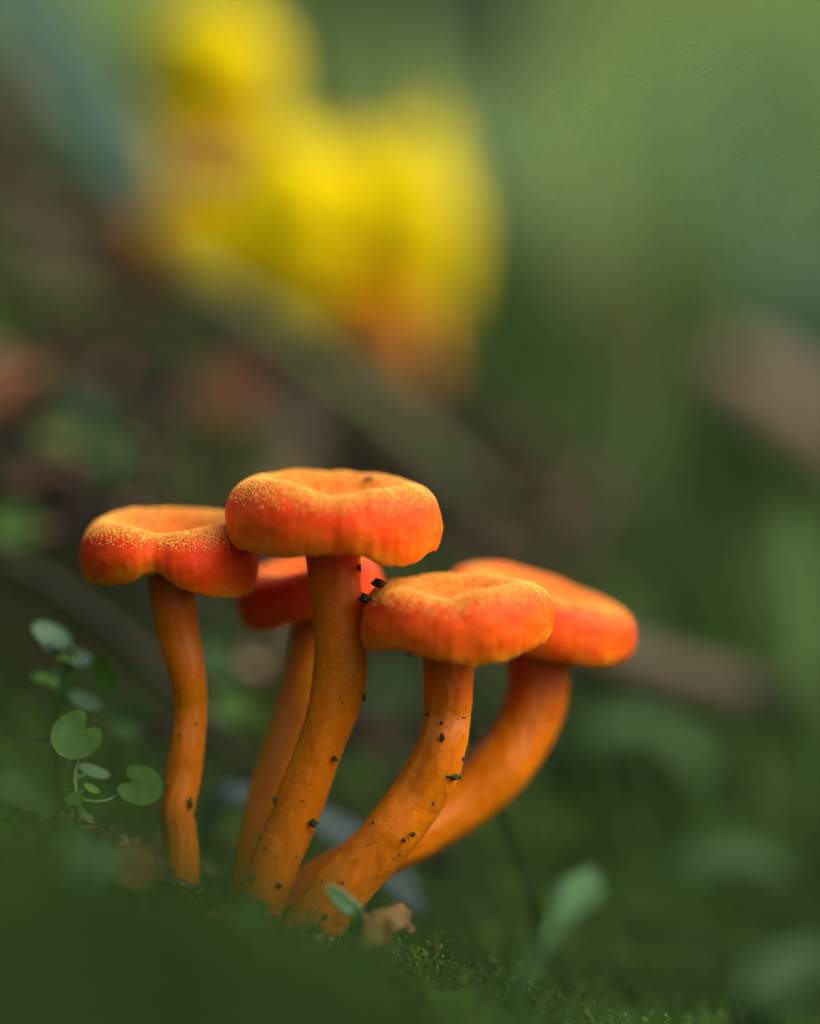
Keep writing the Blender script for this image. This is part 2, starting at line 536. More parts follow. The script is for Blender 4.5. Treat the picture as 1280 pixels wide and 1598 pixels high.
# ------------------------------------------------------------------ mushrooms
def build_cap(root, center, R, h, e, dep, uz, tilt=(0, 0), seed=0, mat=None, gill_mat=None, nt=220, npf=120, granules=0, ngills=64, scale=1.0, ripple=1.0):
    """R, h, e: (degree, mm) keys for radius, rim height and margin height; 270 deg faces the camera"""
    th = np.linspace(0, 360, nt, endpoint=False)
    Rv, hv, ev = periodic(R, th) * scale, periodic(h, th) * scale, periodic(e, th) * scale
    dep, uz = dep * scale, uz * scale
    H = hv - ev
    lr = lambda f: dep * (1 - f) + hv * f
    prof = [(0, lr(0)), (.14, lr(.02)), (.30, lr(.12)), (.45, lr(.45)), (.58, lr(.82)), (.70, lr(1.0)), (.82, hv - .05 * H), (.915, hv - .17 * H),
            (.975, hv - .36 * H), (1.0, hv - .60 * H), (.99, hv - .80 * H), (.965, hv - .94 * H), (.935, ev), (.90, ev + .06 * H),
            (.80, ev + .22 * H), (.60, ev * .55 + uz * .45 + .12 * H), (.40, ev * .2 + uz * .8), (.15, uz + 0 * ev), (.02, uz + 0 * ev)]
    pr = np.array([np.stack([p[0] * Rv, p[1] + 0 * Rv], 1) for p in prof])     # (k, nt, 2)
    par = np.array([0, .07, .14, .22, .30, .37, .45, .53, .62, .72, .82, .90, .96, 1.0, 1.08, 1.2, 1.35, 1.5, 1.6])
    k = len(prof)
    s = np.linspace(0, k - 1, npf)
    i = np.clip(s.astype(int), 0, k - 2)
    t = (s - i)[:, None, None]
    ext = np.concatenate([[2 * pr[0] - pr[1]], pr, [2 * pr[-1] - pr[-2]]])
    p0, p1, p2, p3 = ext[i], ext[i + 1], ext[i + 2], ext[i + 3]
    c = .5 * (2 * p1 + (p2 - p0) * t + (2 * p0 - 5 * p1 + 4 * p2 - p3) * t ** 2 + (3 * p1 - p0 - 3 * p2 + p3) * t ** 3)
    al = np.interp(s, np.arange(k), par)
    r, z = c[..., 0], c[..., 1]
    thr = np.radians(th)[None]
    r = np.maximum(r, .01)
    # shallow flutes where the gills show through near the margin
    wf = np.clip((al - .55) / .2, 0, 1) * np.clip((1.06 - al) / .1, 0, 1)
    ph = np.array([2.5 * mnoise.noise(Vector((math.cos(a) * 3, math.sin(a) * 3, seed))) for a in np.radians(th)])
    am = np.array([.6 + .8 * mnoise.noise(Vector((math.cos(a) * 5, math.sin(a) * 5, seed + 9))) for a in np.radians(th)])
    r = r + (.085 * ripple * scale * wf[:, None]) * (np.sin(np.radians(th) * 46 + ph * 2) * am)[None]
    ez = np.array([mnoise.fractal(Vector((math.cos(a) * 9, math.sin(a) * 9, seed + 4)), 1, 2, 3) for a in np.radians(th)])
    z = z + (np.clip((al - .75) / .25, 0, 1) * np.clip((1.25 - al) / .2, 0, 1))[:, None] * ez[None] * .34 * scale
    x = r * np.cos(thr)
    y = r * np.sin(thr)
    pts = np.stack([x, y, np.broadcast_to(z, x.shape)], -1).reshape(-1, 3)
    alv = np.repeat(al, nt)
    for q in range(len(pts)):
        if alv[q] < 1.15:
            p = pts[q]
            f = fbm(p, .16 / scale, seed, 3) * .45 * scale
            rad = math.hypot(p[0], p[1]) / (14 * scale)
            nrm = np.array([p[0], p[1], 0]) / max(1e-6, math.hypot(p[0], p[1]))
            w = min(1, max(0, (alv[q] - .35) / .3))
            pts[q] = p + nrm * f * w + np.array([0, 0, f * (1 - w)]) * min(1, rad * 2)
    T = rot('Y', tilt[0]) @ rot('X', tilt[1])
    wp = (pts * .001) @ T.T + center
    faces = grid_faces(npf, nt)
    alc = np.minimum(alv, 1.0)
    cap = mesh('cap', wp, faces, mat, root, attr={'along': alc})
    # gills: radial plates below the cap
    V, F = [], []
    ng = ngills
    for g in range(ng):
        a = 360 * g / ng + random.uniform(-1, 1)
        j = int(round(a / 360 * nt)) % nt
        start = .22 if g % 2 == 0 else .50
        RR, EE, HH = Rv[j], ev[j], H[j]
        fr = np.linspace(start, .92, 9)
        up = np.interp(fr, [.02, .15, .40, .60, .80, .92], [uz, uz, EE * .2 + uz * .8, EE * .55 + uz * .45 + .12 * HH, EE + .22 * HH, EE + .045 * HH]) + .25
        dn = up - .25 - 1.7 * scale * np.sin(np.pi * np.clip((fr - start) / (.93 - start), 0, 1)) ** .6 * .8
        dn = np.maximum(dn, min(EE + .25, uz - .3))
        aa = math.radians(a)
        ct, sn = math.cos(aa), math.sin(aa)
        w = .16 * scale
        b0 = len(V)
        for q in range(9):
            for (zz, sgn) in ((up[q], 1), (dn[q], 1), (dn[q], -1), (up[q], -1)):
                V.append((fr[q] * RR * ct - sgn * w * sn, fr[q] * RR * sn + sgn * w * ct, zz))
        for q in range(8):
            for e4 in range(4):
                F.append((b0 + q * 4 + e4, b0 + q * 4 + (e4 + 1) % 4, b0 + q * 4 + 4 + (e4 + 1) % 4, b0 + q * 4 + 4 + e4))
    gl = (np.array(V) * .001) @ T.T + center
    mesh('gills', gl, F, gill_mat, cap)
    if granules:
        r_ = np.random.default_rng(seed + 50)
        W3 = wp.reshape(npf, nt, 3)
        zone = np.where(al < .60)[0]
        wgt = np.interp(al[zone], [0, .1, .25, .42, .52, .60], [.5, .7, .9, 1.0, .45, .05]) * np.maximum(r[zone].mean(1), .1)
        ii = r_.choice(zone, granules, p=wgt / wgt.sum())
        jj = r_.integers(0, nt, granules)
        fi, fj = r_.random((2, granules))
        q = (W3[ii, jj] * (1 - fi[:, None]) + W3[ii + 1, jj] * fi[:, None])
        q = q + (W3[ii, (jj + 1) % nt] - W3[ii, jj]) * fj[:, None]
        sz = r_.uniform(.08, .19, granules) * .001 * scale
        v, f = bits(q, sz, seed)
        g = mesh('scale_grains', v, f, M['scale'], cap)
        tag(g, kind='stuff')
    return cap, wp.reshape(npf, nt, 3)


def build_stem(root, pts, radii, mat, seed=0, n=120, m=72, specks=0, flat=1.0, groove=.05):
    c = catmull(np.hstack([np.array(pts), np.array(radii)[:, None]]), n)
    ctr, rad = c[:, :3], c[:, 3]
    tan = np.gradient(ctr, axis=0)
    tan /= np.linalg.norm(tan, axis=1)[:, None]
    V = np.zeros((n, m, 3))
    ref = np.array([0, 1.0, 0])
    a = np.linspace(0, 2 * math.pi, m, endpoint=False)
    for i in range(n):
        u = np.cross(ref, tan[i])
        u /= np.linalg.norm(u)
        w = np.cross(tan[i], u)
        tw = .25 * math.sin(i / n * 5 + seed)
        for j in range(m):
            ca, sa = math.cos(a[j] + tw), math.sin(a[j] + tw)
            q = ctr[i] * 1000
            f = 1 + .085 * mnoise.noise(Vector((math.cos(a[j]) * .9 + seed, math.sin(a[j]) * .9, i / n * 7)))
            f += groove * mnoise.noise(Vector((math.cos(a[j]) * 2.6, math.sin(a[j]) * 2.6 + seed, i / n * 3.5)))
            f += .034 * mnoise.noise(Vector((math.cos(a[j]) * 4 + seed, math.sin(a[j]) * 4, i / n * 26)))
            f += .020 * mnoise.noise(Vector((math.cos(a[j]) * 7 + seed * 2, math.sin(a[j]) * 7, i / n * 2.2)))
            V[i, j] = ctr[i] + rad[i] * f * (u * ca + w * sa * flat)
    al = np.repeat(np.linspace(0, 1, n), m)
    v = V.reshape(-1, 3)
    F = grid_faces(n, m).tolist()
    # closed ends
    v = np.vstack([v, ctr[0], ctr[-1]])
    for j in range(m):
        F.append((n * m, (j + 1) % m, j))
        F.append((n * m + 1, (n - 1) * m + j, (n - 1) * m + (j + 1) % m))
    st = mesh('stem', v, F, mat, root, attr={'along': np.concatenate([al, [0, 1]])})
    if specks:
        r_ = np.random.default_rng(seed + 11)
        ii = (r_.beta(1.0, 1.5, specks) * (n - 12)).astype(int) + 4
        jj = r_.integers(0, m, specks)
        q = V[ii, jj]
        sz = np.clip(r_.lognormal(-2.05, .55, specks), .06, .40) * .001
        vv, ff = bits(q, sz, seed + 3)
        d = mesh('dirt_specks', vv, ff, M['green_dirt'], st, smooth=False)
        tag(d, kind='stuff')
    return st, V


def mushroom(name, label, stem_px, stem_w, cap_args, smat, specks, group=None, seed=0, cat='mushroom', **kw):
    """stem_px: (px, py, d) from foot to top; stem_w: widths in photo pixels"""
    pts = [P(*p) for p in stem_px]
    rad = [w * .5 * S * (D + p[2] * .001) / D for w, p in zip(stem_w, stem_px)]
    root = empty(name, pts[0])
    tag(root, label, cat, group)
    st, V = build_stem(root, pts, rad, smat, seed, specks=specks, **kw)
    cap, W3 = build_cap(root, seed=seed, **cap_args)
    return root, V, W3


G = 'orange waxcaps of the cluster'
# tall middle one
m2, V2, C2 = mushroom('waxcap_mushroom', 'tallest orange mushroom with the broad wavy cap and thick curved stem',
    [(392, 1475, 0), (408, 1410, 0), (431, 1345, 0), (456, 1286, 0), (476, 1230, 0), (497, 1175, 0), (518, 1115, 0), (531, 1050, 0), (530, 980, 0), (523, 920, 0), (519, 862, 0), (519, 825, 0)],
    [74, 74, 76, 74, 74, 74, 76, 80, 80, 80, 86, 88],
    dict(center=P(522, 775, 0),
         R=[(0, 16.8), (45, 16.5), (90, 16), (135, 16.5), (180, 16.9), (225, 16.6), (270, 15.6), (300, 16.4), (330, 17.2)],
         h=[(0, 1.7), (45, 2.2), (90, 2.7), (130, 3.0), (180, 3.0), (220, 3.2), (245, 2.6), (266, 1.3), (285, 1.6), (305, 2.3), (330, 2.4)],
         e=[(0, -8.3), (45, -7), (90, -6.6), (135, -6.6), (180, -6.6), (215, -7.6), (240, -7.7), (265, -7.2), (285, -7.4), (302, -9.1), (318, -9.2), (337, -7.9)],
         dep=-1.5, uz=-4.8, mat=M['cap'], gill_mat=M['gill'], granules=20000),
    M['stem'], 190, G, seed=2)
# left one
m1, V1, C1 = mushroom('waxcap_mushroom', 'orange mushroom with a notched two-lobed cap and thin wavy stem beside the kidney leaves',
    [(286, 1450, 3), (284, 1390, 3), (283, 1340, 3), (279, 1295, 3), (276, 1262, 3), (285, 1216, 4), (293, 1163, 4), (299, 1106, 5), (293, 1050, 5), (281, 1000, 6), (272, 945, 6), (268, 900, 6), (267, 870, 6)],
    [58, 57, 56, 55, 57, 57, 53, 50, 57, 64, 69, 73, 74],
    dict(center=P(265, 836, 6),
         R=[(0, 14.2), (45, 13.6), (90, 13.4), (135, 13.8), (180, 14.1), (225, 14.0), (250, 13.5), (264, 12.2), (280, 13.3), (310, 14.3), (335, 14.6)],
         h=[(0, 2.5), (45, 3.0), (90, 3.2), (135, 3.3), (180, 2.6), (215, 2.5), (240, 2.3), (264, 1.2), (285, 1.6), (310, 2.2), (335, 2.4)],
         e=[(0, -7.2), (45, -6), (90, -5.5), (135, -6), (180, -6.8), (215, -6.6), (245, -6.0), (263, -4.2), (280, -6.4), (300, -7.9), (325, -8.7), (345, -8.2)],
         dep=-.8, uz=-4.0, mat=M['cap_red'], gill_mat=M['gill'], granules=15000),
    M['stem'], 150, G, seed=5)
# right front one
m4, V4, C4 = mushroom('waxcap_mushroom', 'orange mushroom with a flat dimpled cap leaning against the tallest stem',
    [(462, 1492, -4), (492, 1442, -4), (531, 1392, -4), (573, 1343, -4), (613, 1296, -4), (650, 1245, -3), (677, 1200, -3), (691, 1160, -3), (698, 1120, -2), (700, 1070, -2), (701, 1020, -2), (704, 975, -2)],
    [84, 86, 88, 86, 86, 86, 84, 78, 74, 77, 82, 86],
    dict(center=P(713, 931, -3),
         R=[(0, 15.0), (45, 14.5), (90, 14.2), (135, 14.8), (180, 15.1), (225, 14.9), (270, 14.6), (310, 14.8)],
         h=[(0, 2.1), (45, 1.9), (90, 2.0), (135, 1.9), (180, 1.8), (215, 2.2), (240, 1.8), (262, 1.3), (285, 2.1), (320, 2.9), (340, 2.7)],
         e=[(0, -5.9), (45, -6), (90, -6), (135, -6.5), (180, -7.6), (205, -7.6), (230, -6.6), (255, -7.6), (280, -8.6), (305, -7.9), (330, -6.6)],
         dep=-1.2, uz=-4.6, mat=M['cap'], gill_mat=M['gill'], granules=17000),
    M['stem'], 220, G, seed=8)
# right rear one
m5, V5, C5 = mushroom('waxcap_mushroom', 'orange mushroom with a tilted cap behind the flat dimpled one, stem strongly bent',
    [(395, 1450, 8), (450, 1417, 8), (520, 1372, 9), (590, 1332, 10), (660, 1293, 13), (725, 1250, 16), (780, 1198, 18), (815, 1143, 20), (836, 1090, 21), (843, 1040, 22), (846, 985, 22)],
    [80, 80, 82, 84, 86, 88, 94, 95, 96, 97, 100],
    dict(center=P(847, 955, 22),
         R=[(0, 15.5), (45, 15.5), (90, 15.5), (135, 17), (180, 17.4), (225, 16.6), (270, 15), (320, 15.2)],
         h=[(0, 3.2), (45, 3.6), (90, 4.6), (135, 5.4), (180, 4.6), (225, 4.2), (270, 3.6), (315, 3.3)],
         e=[(0, -4.4), (45, -4.6), (90, -5), (180, -6.0), (230, -6.0), (270, -5.8), (305, -5.8), (335, -5.2)],
         dep=2.0, uz=-4.5, tilt=(12, -2), mat=M['cap'], gill_mat=M['gill'], granules=5000),
    M['stem'], 30, G, seed=12)
# rear left one, behind the tallest stem
m3, V3, C3 = mushroom('waxcap_mushroom', 'small dark red-orange mushroom half hidden behind the tallest stem',
    [(378, 1450, 10), (388, 1390, 10), (400, 1320, 11), (418, 1240, 13), (442, 1165, 15), (464, 1090, 17), (478, 1020, 19), (486, 965, 20), (490, 925, 21)],
    [58, 58, 58, 58, 58, 58, 56, 56, 58],
    dict(center=P(482, 908, 21),
         R=[(0, 11.8), (90, 11.5), (180, 12), (270, 11.2)],
         h=[(0, 3.2), (90, 3.4), (180, 3.0), (225, 2.9), (270, 2.6), (315, 2.9)],
         e=[(0, -5.2), (90, -5), (180, -5.6), (225, -5.4), (270, -4.6), (315, -4.8)],
         dep=1.4, uz=-3.4, tilt=(-11, 0), mat=M['cap_red'], gill_mat=M['gill'], granules=2500),
    M['stem_gold'], 30, G, seed=15)

# yellow ones further up the bank
GY = 'yellow mushrooms on the soil bank'


def ykeys(r, top, low, seed):
    q = random.Random(seed)
    an = [0, 60, 120, 180, 240, 300]
    return dict(R=[(a, r * q.uniform(.92, 1.08)) for a in an], h=[(a, top * q.uniform(.8, 1.2)) for a in an], e=[(a, low * q.uniform(.85, 1.15)) for a in an])


def foot(px, d, x_off=0.0):
    """ground point seen in column px at depth d, sunk 3 mm"""
    z = D + d * .001
    x = (px - 640) * S * z / D
    q = P(px, 800, d)
    hgt = height(x, q[1])
    return np.array([x, q[1], hgt - .003])


def yellow(label, capc, r, top, low, footpx, d, w, seed, tilt=(0, 0), dep=0.0, cm='cap_yellow', sm='stem_yellow'):
    d, r, top, low, dep, w = d + 70, r * 1.1, top * 1.1, low * 1.1, dep * 1.1, w * 1.1
    c = P(capc[0] - 32, capc[1], d)
    f = foot(footpx - 32, d)
    root = empty('yellow_mushroom', f)
    tag(root, label, 'mushroom', GY)
    k = ykeys(r, top, low, seed)
    mid = (c + f) / 2 + np.array([.003 * math.sin(seed), 0, 0])
    build_stem(root, [f, f * .7 + mid * .3, mid, c * .8 + mid * .2, c], [w * 1.1, w, w * .95, w, w * 1.05], M[sm], seed, n=40, m=20)
    build_cap(root, c, dep=dep, uz=low * .45, tilt=tilt, seed=seed, mat=M[cm], gill_mat=M['gill_yellow'], nt=90, npf=60, ngills=40, **k)
    return root


yellow('tall upright yellow mushroom at the upper end of the blurred group', (368, 110), 19, 12, -13, 335, 300, .0085, 31, (4, 0), dep=19)
yellow('broad yellow mushroom in the middle of the blurred yellow group', (465, 300), 19, 8, -17, 455, 290, .0055, 33, (-6, 0), dep=15, sm='stem_olive')
yellow('large bell-shaped yellow mushroom with an orange foot at the lower end of the group', (655, 375), 17.5, 15, -17, 585, 300, .0100, 35, (6, 0), dep=27)
yellow('yellow mushroom squeezed between the broad one and the bell-shaped one', (560, 310), 13, 9, -16, 545, 315, .005, 37, (-4, 0), dep=17, sm='stem_olive')
yellow('low small yellow mushroom under the tall upright one', (355, 375), 12, 8, -8, 350, 280, .004, 39, (-8, 0), dep=9, sm='stem_olive')
yellow('small yellow mushroom tucked against the left side of the tall upright one', (285, 235), 10, 6, -9, 280, 295, .004, 43, (-14, 0), dep=10)
yellow('small yellow mushroom between the tall upright and the broad one', (405, 205), 11, 6, -9, 400, 310, .004, 45, (9, 0), dep=11)
yellow('dull yellow mushroom low under the broad one', (500, 430), 11, 5, -8, 500, 285, .004, 47, (8, 0), dep=9, sm='stem_olive')
yellow('slim yellow mushroom rising behind the bell-shaped one', (685, 255), 9, 7, -12, 690, 330, .004, 49, (12, 0), dep=14)
yellow('ochre mushroom button at the orange foot of the bell-shaped one', (615, 470), 11, 6, -9, 610, 290, .005, 51, (-8, 0), dep=9, cm='cap_ochre')
yellow('tiny orange-yellow mushroom bud low on the soil bank', (262, 450), 8, 5, -6, 243, 270, .004, 41, (0, 0), dep=4, cm='cap_ochre', sm='stem_olive')


# ------------------------------------------------------------------ leaves, blades, twigs
def thicken(v, f, t, nrm):
    n = len(v)
    return np.vstack([v, v - nrm * t])


def strip_leaf(name, pts, widths, mat, normal, fold=.15, thick=.0002, nl=28, nw=7, parent=None, wav=0.0, seed=0):
    """a blade along world points pts with full widths (m)"""
    c = catmull(np.hstack([np.array(pts), np.array(widths)[:, None]]), nl)
    ctr, w = c[:, :3], np.maximum(c[:, 3], 1e-5)
    tan = np.gradient(ctr, axis=0)
    tan /= np.linalg.norm(tan, axis=1)[:, None]
    normal = np.array(normal, float)
    V = np.zeros((2, nl, nw, 3))
    u = np.linspace(-1, 1, nw)
    for i in range(nl):
        side = np.cross(normal, tan[i])
        side /= np.linalg.norm(side)
        nn = np.cross(tan[i], side)
        for j in range(nw):
            lift = fold * abs(u[j]) * w[i] * .5 + wav * w[i] * mnoise.noise(Vector((i / nl * 5 + seed, u[j] * 1.2, seed)))
            p = ctr[i] + side * u[j] * w[i] * .5 + nn * lift
            edge = 1 - .7 * abs(u[j])
            V[0, i, j] = p + nn * thick * .5 * edge
            V[1, i, j] = p - nn * thick * .5 * edge
    f0 = grid_faces(nl, nw, False)
    f1 = f0[:, ::-1] + nl * nw
    F = np.vstack([f0, f1]).tolist()
    A = lambda i, j: i * nw + j
    B = nl * nw
    for i in range(nl - 1):
        F.append((A(i, 0), A(i + 1, 0), A(i + 1, 0) + B, A(i, 0) + B))
        F.append((A(i + 1, nw - 1), A(i, nw - 1), A(i, nw - 1) + B, A(i + 1, nw - 1) + B))
    for j in range(nw - 1):
        F.append((A(0, j + 1), A(0, j), A(0, j) + B, A(0, j + 1) + B))
        F.append((A(nl - 1, j), A(nl - 1, j + 1), A(nl - 1, j + 1) + B, A(nl - 1, j) + B))
    return mesh(name, V.reshape(-1, 3), F, mat, parent, loc=None if parent is not None else pts[0])


def tube(name, pts, radii, mat, parent=None, n=30, m=8, wob=.15, seed=0):
    c = catmull(np.hstack([np.array(pts), np.array(radii)[:, None]]), n)
    ctr, rad = c[:, :3], np.maximum(c[:, 3], 1e-5)
    tan = np.gradient(ctr, axis=0)
    tan /= np.linalg.norm(tan, axis=1)[:, None]
    V = np.zeros((n, m, 3))
    for i in range(n):
        ref = np.array([0, 1.0, 0]) if abs(tan[i][1]) < .9 else np.array([1.0, 0, 0])
        u = np.cross(ref, tan[i])
        u /= np.linalg.norm(u)
        w = np.cross(tan[i], u)
        for j in range(m):
            a = 2 * math.pi * j / m
            f = 1 + wob * mnoise.noise(Vector((math.cos(a) + seed, math.sin(a), i * .35)))
            V[i, j] = ctr[i] + rad[i] * f * (u * math.cos(a) + w * math.sin(a))
    F = grid_faces(n, m).tolist()
    v = np.vstack([V.reshape(-1, 3), ctr[0], ctr[-1]])
    for j in range(m):
        F.append((n * m, (j + 1) % m, j))
        F.append((n * m + 1, (n - 1) * m + j, (n - 1) * m + (j + 1) % m))
    return mesh(name, v, F, mat, parent, loc=None if parent is not None else pts[0])


def round_leaf(name, center, ax, ay, size, shape, mat, parent, cup=.15, thick=.00022, seed=0, na=48, nr=8):
    """broad leaf: polar sheet about its stalk point; shape(phi) gives the outline radius; ax, ay span the blade"""
    ax = np.array(ax, float)
    ax /= np.linalg.norm(ax)
    ay = np.array(ay, float)
    ay -= ax * ax.dot(ay)
    ay /= np.linalg.norm(ay)
    az = np.cross(ax, ay)
    V, B = [], []
    for k in range(nr + 1):
        t = max(k / nr, .03)
        for j in range(na):
            ph = 2 * math.pi * j / na
            r = size * shape(ph) * t
            x, y = r * math.cos(ph), r * math.sin(ph)
            z = cup * size * (t ** 2) * shape(ph) ** 2 + .04 * size * mnoise.noise(Vector((x / size * 2 + seed, y / size * 2, seed)))
            z -= .012 * size * abs(math.sin(ph * 3.5 + seed)) * t
            p = np.array(center) + ax * x + ay * y + az * z
            th = thick * (1 - .7 * t)
            V.append(p + az * th * .5)
            B.append(p - az * th * .5)
    n = len(V)
    f0 = grid_faces(nr + 1, na)
    F = f0.tolist() + (f0[:, ::-1] + n).tolist()
    F.append(list(range(na))[::-1])
    F.append([n + j for j in range(na)])
    for j in range(na):
        a, b = nr * na + j, nr * na + (j + 1) % na
        F.append((b, a, a + n, b + n))
    return mesh(name, V + B, F, mat, parent, loc=None if parent is not None else center)


def kidney(notch, depth=.78, wid=.42):
    def s(ph):
        d = (ph - notch + math.pi) % (2 * math.pi) - math.pi
        return 1.0 - depth * math.exp(-(d / wid) ** 2) + .06 * math.cos(2 * (ph - notch))
    return s


def oval(asp=.6):
    def s(ph):
        return 1 / math.sqrt(math.cos(ph) ** 2 + (math.sin(ph) / asp) ** 2)
    return s


def lump(name, c, size, mat, seed, squash=(1, 1, 1), parent=None, rough=.35, sub=3):
    import bmesh
    bm = bmesh.new()
    bmesh.ops.create_icosphere(bm, subdivisions=sub, radius=1)
    V = []
    for v in bm.verts:
        f = 1 + rough * .5 * mnoise.noise(v.co * 2.6 + Vector((0, seed, 2))) + rough * mnoise.fractal(v.co * 1.3 + Vector((seed, seed * .3, 0)), 1, 2, 3) + rough * .35 * mnoise.noise(v.co * 5 + Vector((seed, 0, 0)))
        V.append(np.array(c) + np.array(v.co) * f * size * np.array(squash))
    F = [[v.index for v in f.verts] for f in bm.faces]
    bm.free()
    return mesh(name, V, F, mat, parent)


VIEW = -FWD            # direction towards the camera
k1 = S

# --- kidney-leaved seedling beside the left mushroom (in focus)
sr = foot(120, 2)
sd = empty('seedling', sr)
tag(sd, 'small sharp seedling with kidney-shaped leaves beside the thin wavy stem', 'seedling')
st = P(122, 1262, -2)
tube('stem', [sr, P(120, 1290, 0), st, P(116, 1215, -1), P(121, 1180, 0)], [.0006, .0006, .0005, .00045, .0004], M['petiole'], sd, seed=1)


def sub_leaf(parent, c, size, shape, ax, ay, mat, stalk, seed, cup=.12, name='leaf', rad=.00035):
    lf = round_leaf(name, c, ax, ay, size, shape, mat, parent, cup=cup, seed=seed)
    if stalk:
        axn = np.array(ax, float) / np.linalg.norm(ax)
        azn = np.cross(axn, np.array(ay, float))
        azn /= np.linalg.norm(azn)
        stalk = [p - azn * .0009 * i / (len(stalk) - 1) for i, p in enumerate(stalk)]
        tube('petiole', stalk, [rad * 1.1] + [rad] * (len(stalk) - 2) + [rad * .8], M['petiole'], lf, seed=seed, n=16, m=7)
    return lf


AXR, AYU = RT + UP * .0 + VIEW * -.1, UP - VIEW * .35
sub_leaf(sd, P(122, 1146, -1), .0042, kidney(math.radians(42), .80, .36), AXR, AYU, M['leaf'], [P(118, 1185, 0), P(121, 1168, .6), P(122, 1150, .2)], 1)
sub_leaf(sd, P(219, 1226, 0), .0037, kidney(math.radians(165), .72, .34), RT + UP * -.12, UP - VIEW * .55 + RT * .12, M['leaf'],
         [P(122, 1248, -2), P(150, 1251, -2), P(172, 1246, -1), P(192, 1234, -.5), P(208, 1227, -.2)], 2)
sub_leaf(sd, P(147, 1205, 4), .0026, oval(.5), RT + UP * -.35, UP - VIEW * 1.2, M['leaf_pale'], [P(120, 1215, 0), P(130, 1208, 2), P(143, 1205, 4)], 3)
sub_leaf(sd, P(143, 1231, -2), .0014, oval(.5), RT * .9 + UP * -.5, UP - VIEW * .8, M['leaf_bright'], [P(122, 1240, -2), P(132, 1232, -2), P(140, 1231, -2)], 4, rad=.0003)
sub_leaf(sd, P(115, 1247, -3), .0014, oval(.8), RT, UP - VIEW * .5, M['leaf'], None, 5)
sub_leaf(sd, P(132, 1272, -1), .0018, oval(.45), RT * .7 - UP * .75, UP - VIEW, M['leaf_pale'], [P(121, 1264, -1.5), P(128, 1270, -1)], 6, rad=.0003)
sub_leaf(sd, P(104, 1190, 2), .0020, oval(.6), RT * .3 + UP, UP*.2 - VIEW + RT * .6, M['leaf_pale'], [P(119, 1200, 0), P(108, 1195, 2)], 7, rad=.0003)

# --- taller seedling just behind it (softly blurred)
s2 = foot(92, 22)
sd2 = empty('seedling', s2)
tag(sd2, 'taller soft seedling with oval leaves and a dew drop, standing on the mossy slope', 'seedling')
tube('stem', [s2, P(88, 1180, 20), P(92, 1110, 18), P(102, 1060, 17), P(112, 1010, 16)], [.0009, .0008, .0008, .0008, .0007], M['petiole'], sd2, seed=2)
for (px, py, d, sz, asp, axv, ayv, mk, sk) in [
    (79, 994, 15, .0034, .85, RT - UP * .55, UP - VIEW * 1.3, 'leaf_pale', (104, 1018)),
    (120, 1028, 16, .0026, .8, RT - UP * .30, UP - VIEW * 1.4, 'leaf_pale', (110, 1022)),
    (163, 1055, 17, .0036, .48, RT * .45 - UP, RT + UP * .5 + VIEW * .3, 'leaf_bright', (112, 1018)),
    (132, 1096, 16, .0028, .75, RT - UP * .50, UP - VIEW * 1.4, 'leaf_pale', (96, 1085)),
    (74, 1060, 19, .0026, .5, -RT + UP * .35, UP - VIEW * 1.4, 'leaf_bright', (100, 1068)),
    (92, 1020, 14, .0024, .6, RT - UP * .8, UP - VIEW * 1.4, 'leaf_bright', (108, 1020)),
]:
    c = P(px, py, d)
    s0 = P(sk[0], sk[1], 16.5)
    sub_leaf(sd2, c, sz, oval(asp), axv, ayv, M[mk], [s0, (s0 + c) / 2 + UP * .0006, c], px * .1, cup=.2, rad=.0004)
dw = lump('dew_drop', P(82, 1012, 12), .0013, M['dew'], 3, (1.2, .8, .8), rough=.05)
tag(dw, 'bright clear dew drop hanging on an oval seedling leaf', 'dew drop')

# --- blurred seedling leaf further back
s3 = foot(196, 45)
sd3 = empty('seedling', s3)
tag(sd3, 'faint blurred round-leaved seedling behind the taller one on the dark slope', 'seedling')
tube('stem', [s3, P(198, 1190, 44), P(196, 1140, 43)], [.0006, .0006, .0005], M['petiole'], sd3)
sub_leaf(sd3, P(194, 1122, 43), .0032, kidney(math.radians(90), .5), RT, UP - VIEW * .2, M['leaf_mid'], None, 9)
sub_leaf(sd3, P(205, 1142, 41), .0024, oval(.7), RT, UP - VIEW * .8, M['leaf_mid'], [P(197, 1160, 43.5), P(205, 1144, 41.2)], 11)

# --- foreground: blurred leaf at far left, pale leaf tip, dry leaf, pebbles
fl = foot(-40, -50)
lf = strip_leaf('green_leaf', [fl, P(-15, 1225, -50), P(30, 1232, -52), P(80, 1258, -54)], [.002, .0042, .0045, .0012], M['leaf_mid'], UP + VIEW * .8, fold=.2)
tag(lf, 'blurred bright green leaf tip jutting over the mossy mound', 'leaf')
f2 = foot(557, -19)
lf = strip_leaf('pale_leaf', [f2, P(558, 1432, -20), P(540, 1410, -22), P(524, 1394, -23), P(512, 1380, -24)], [.0008, .0020, .0028, .0024, .0006], M['leaf_pale'], VIEW + UP * .3, fold=.25)
tag(lf, 'small pale green leaf tip in front of the leaning stem foot', 'leaf')


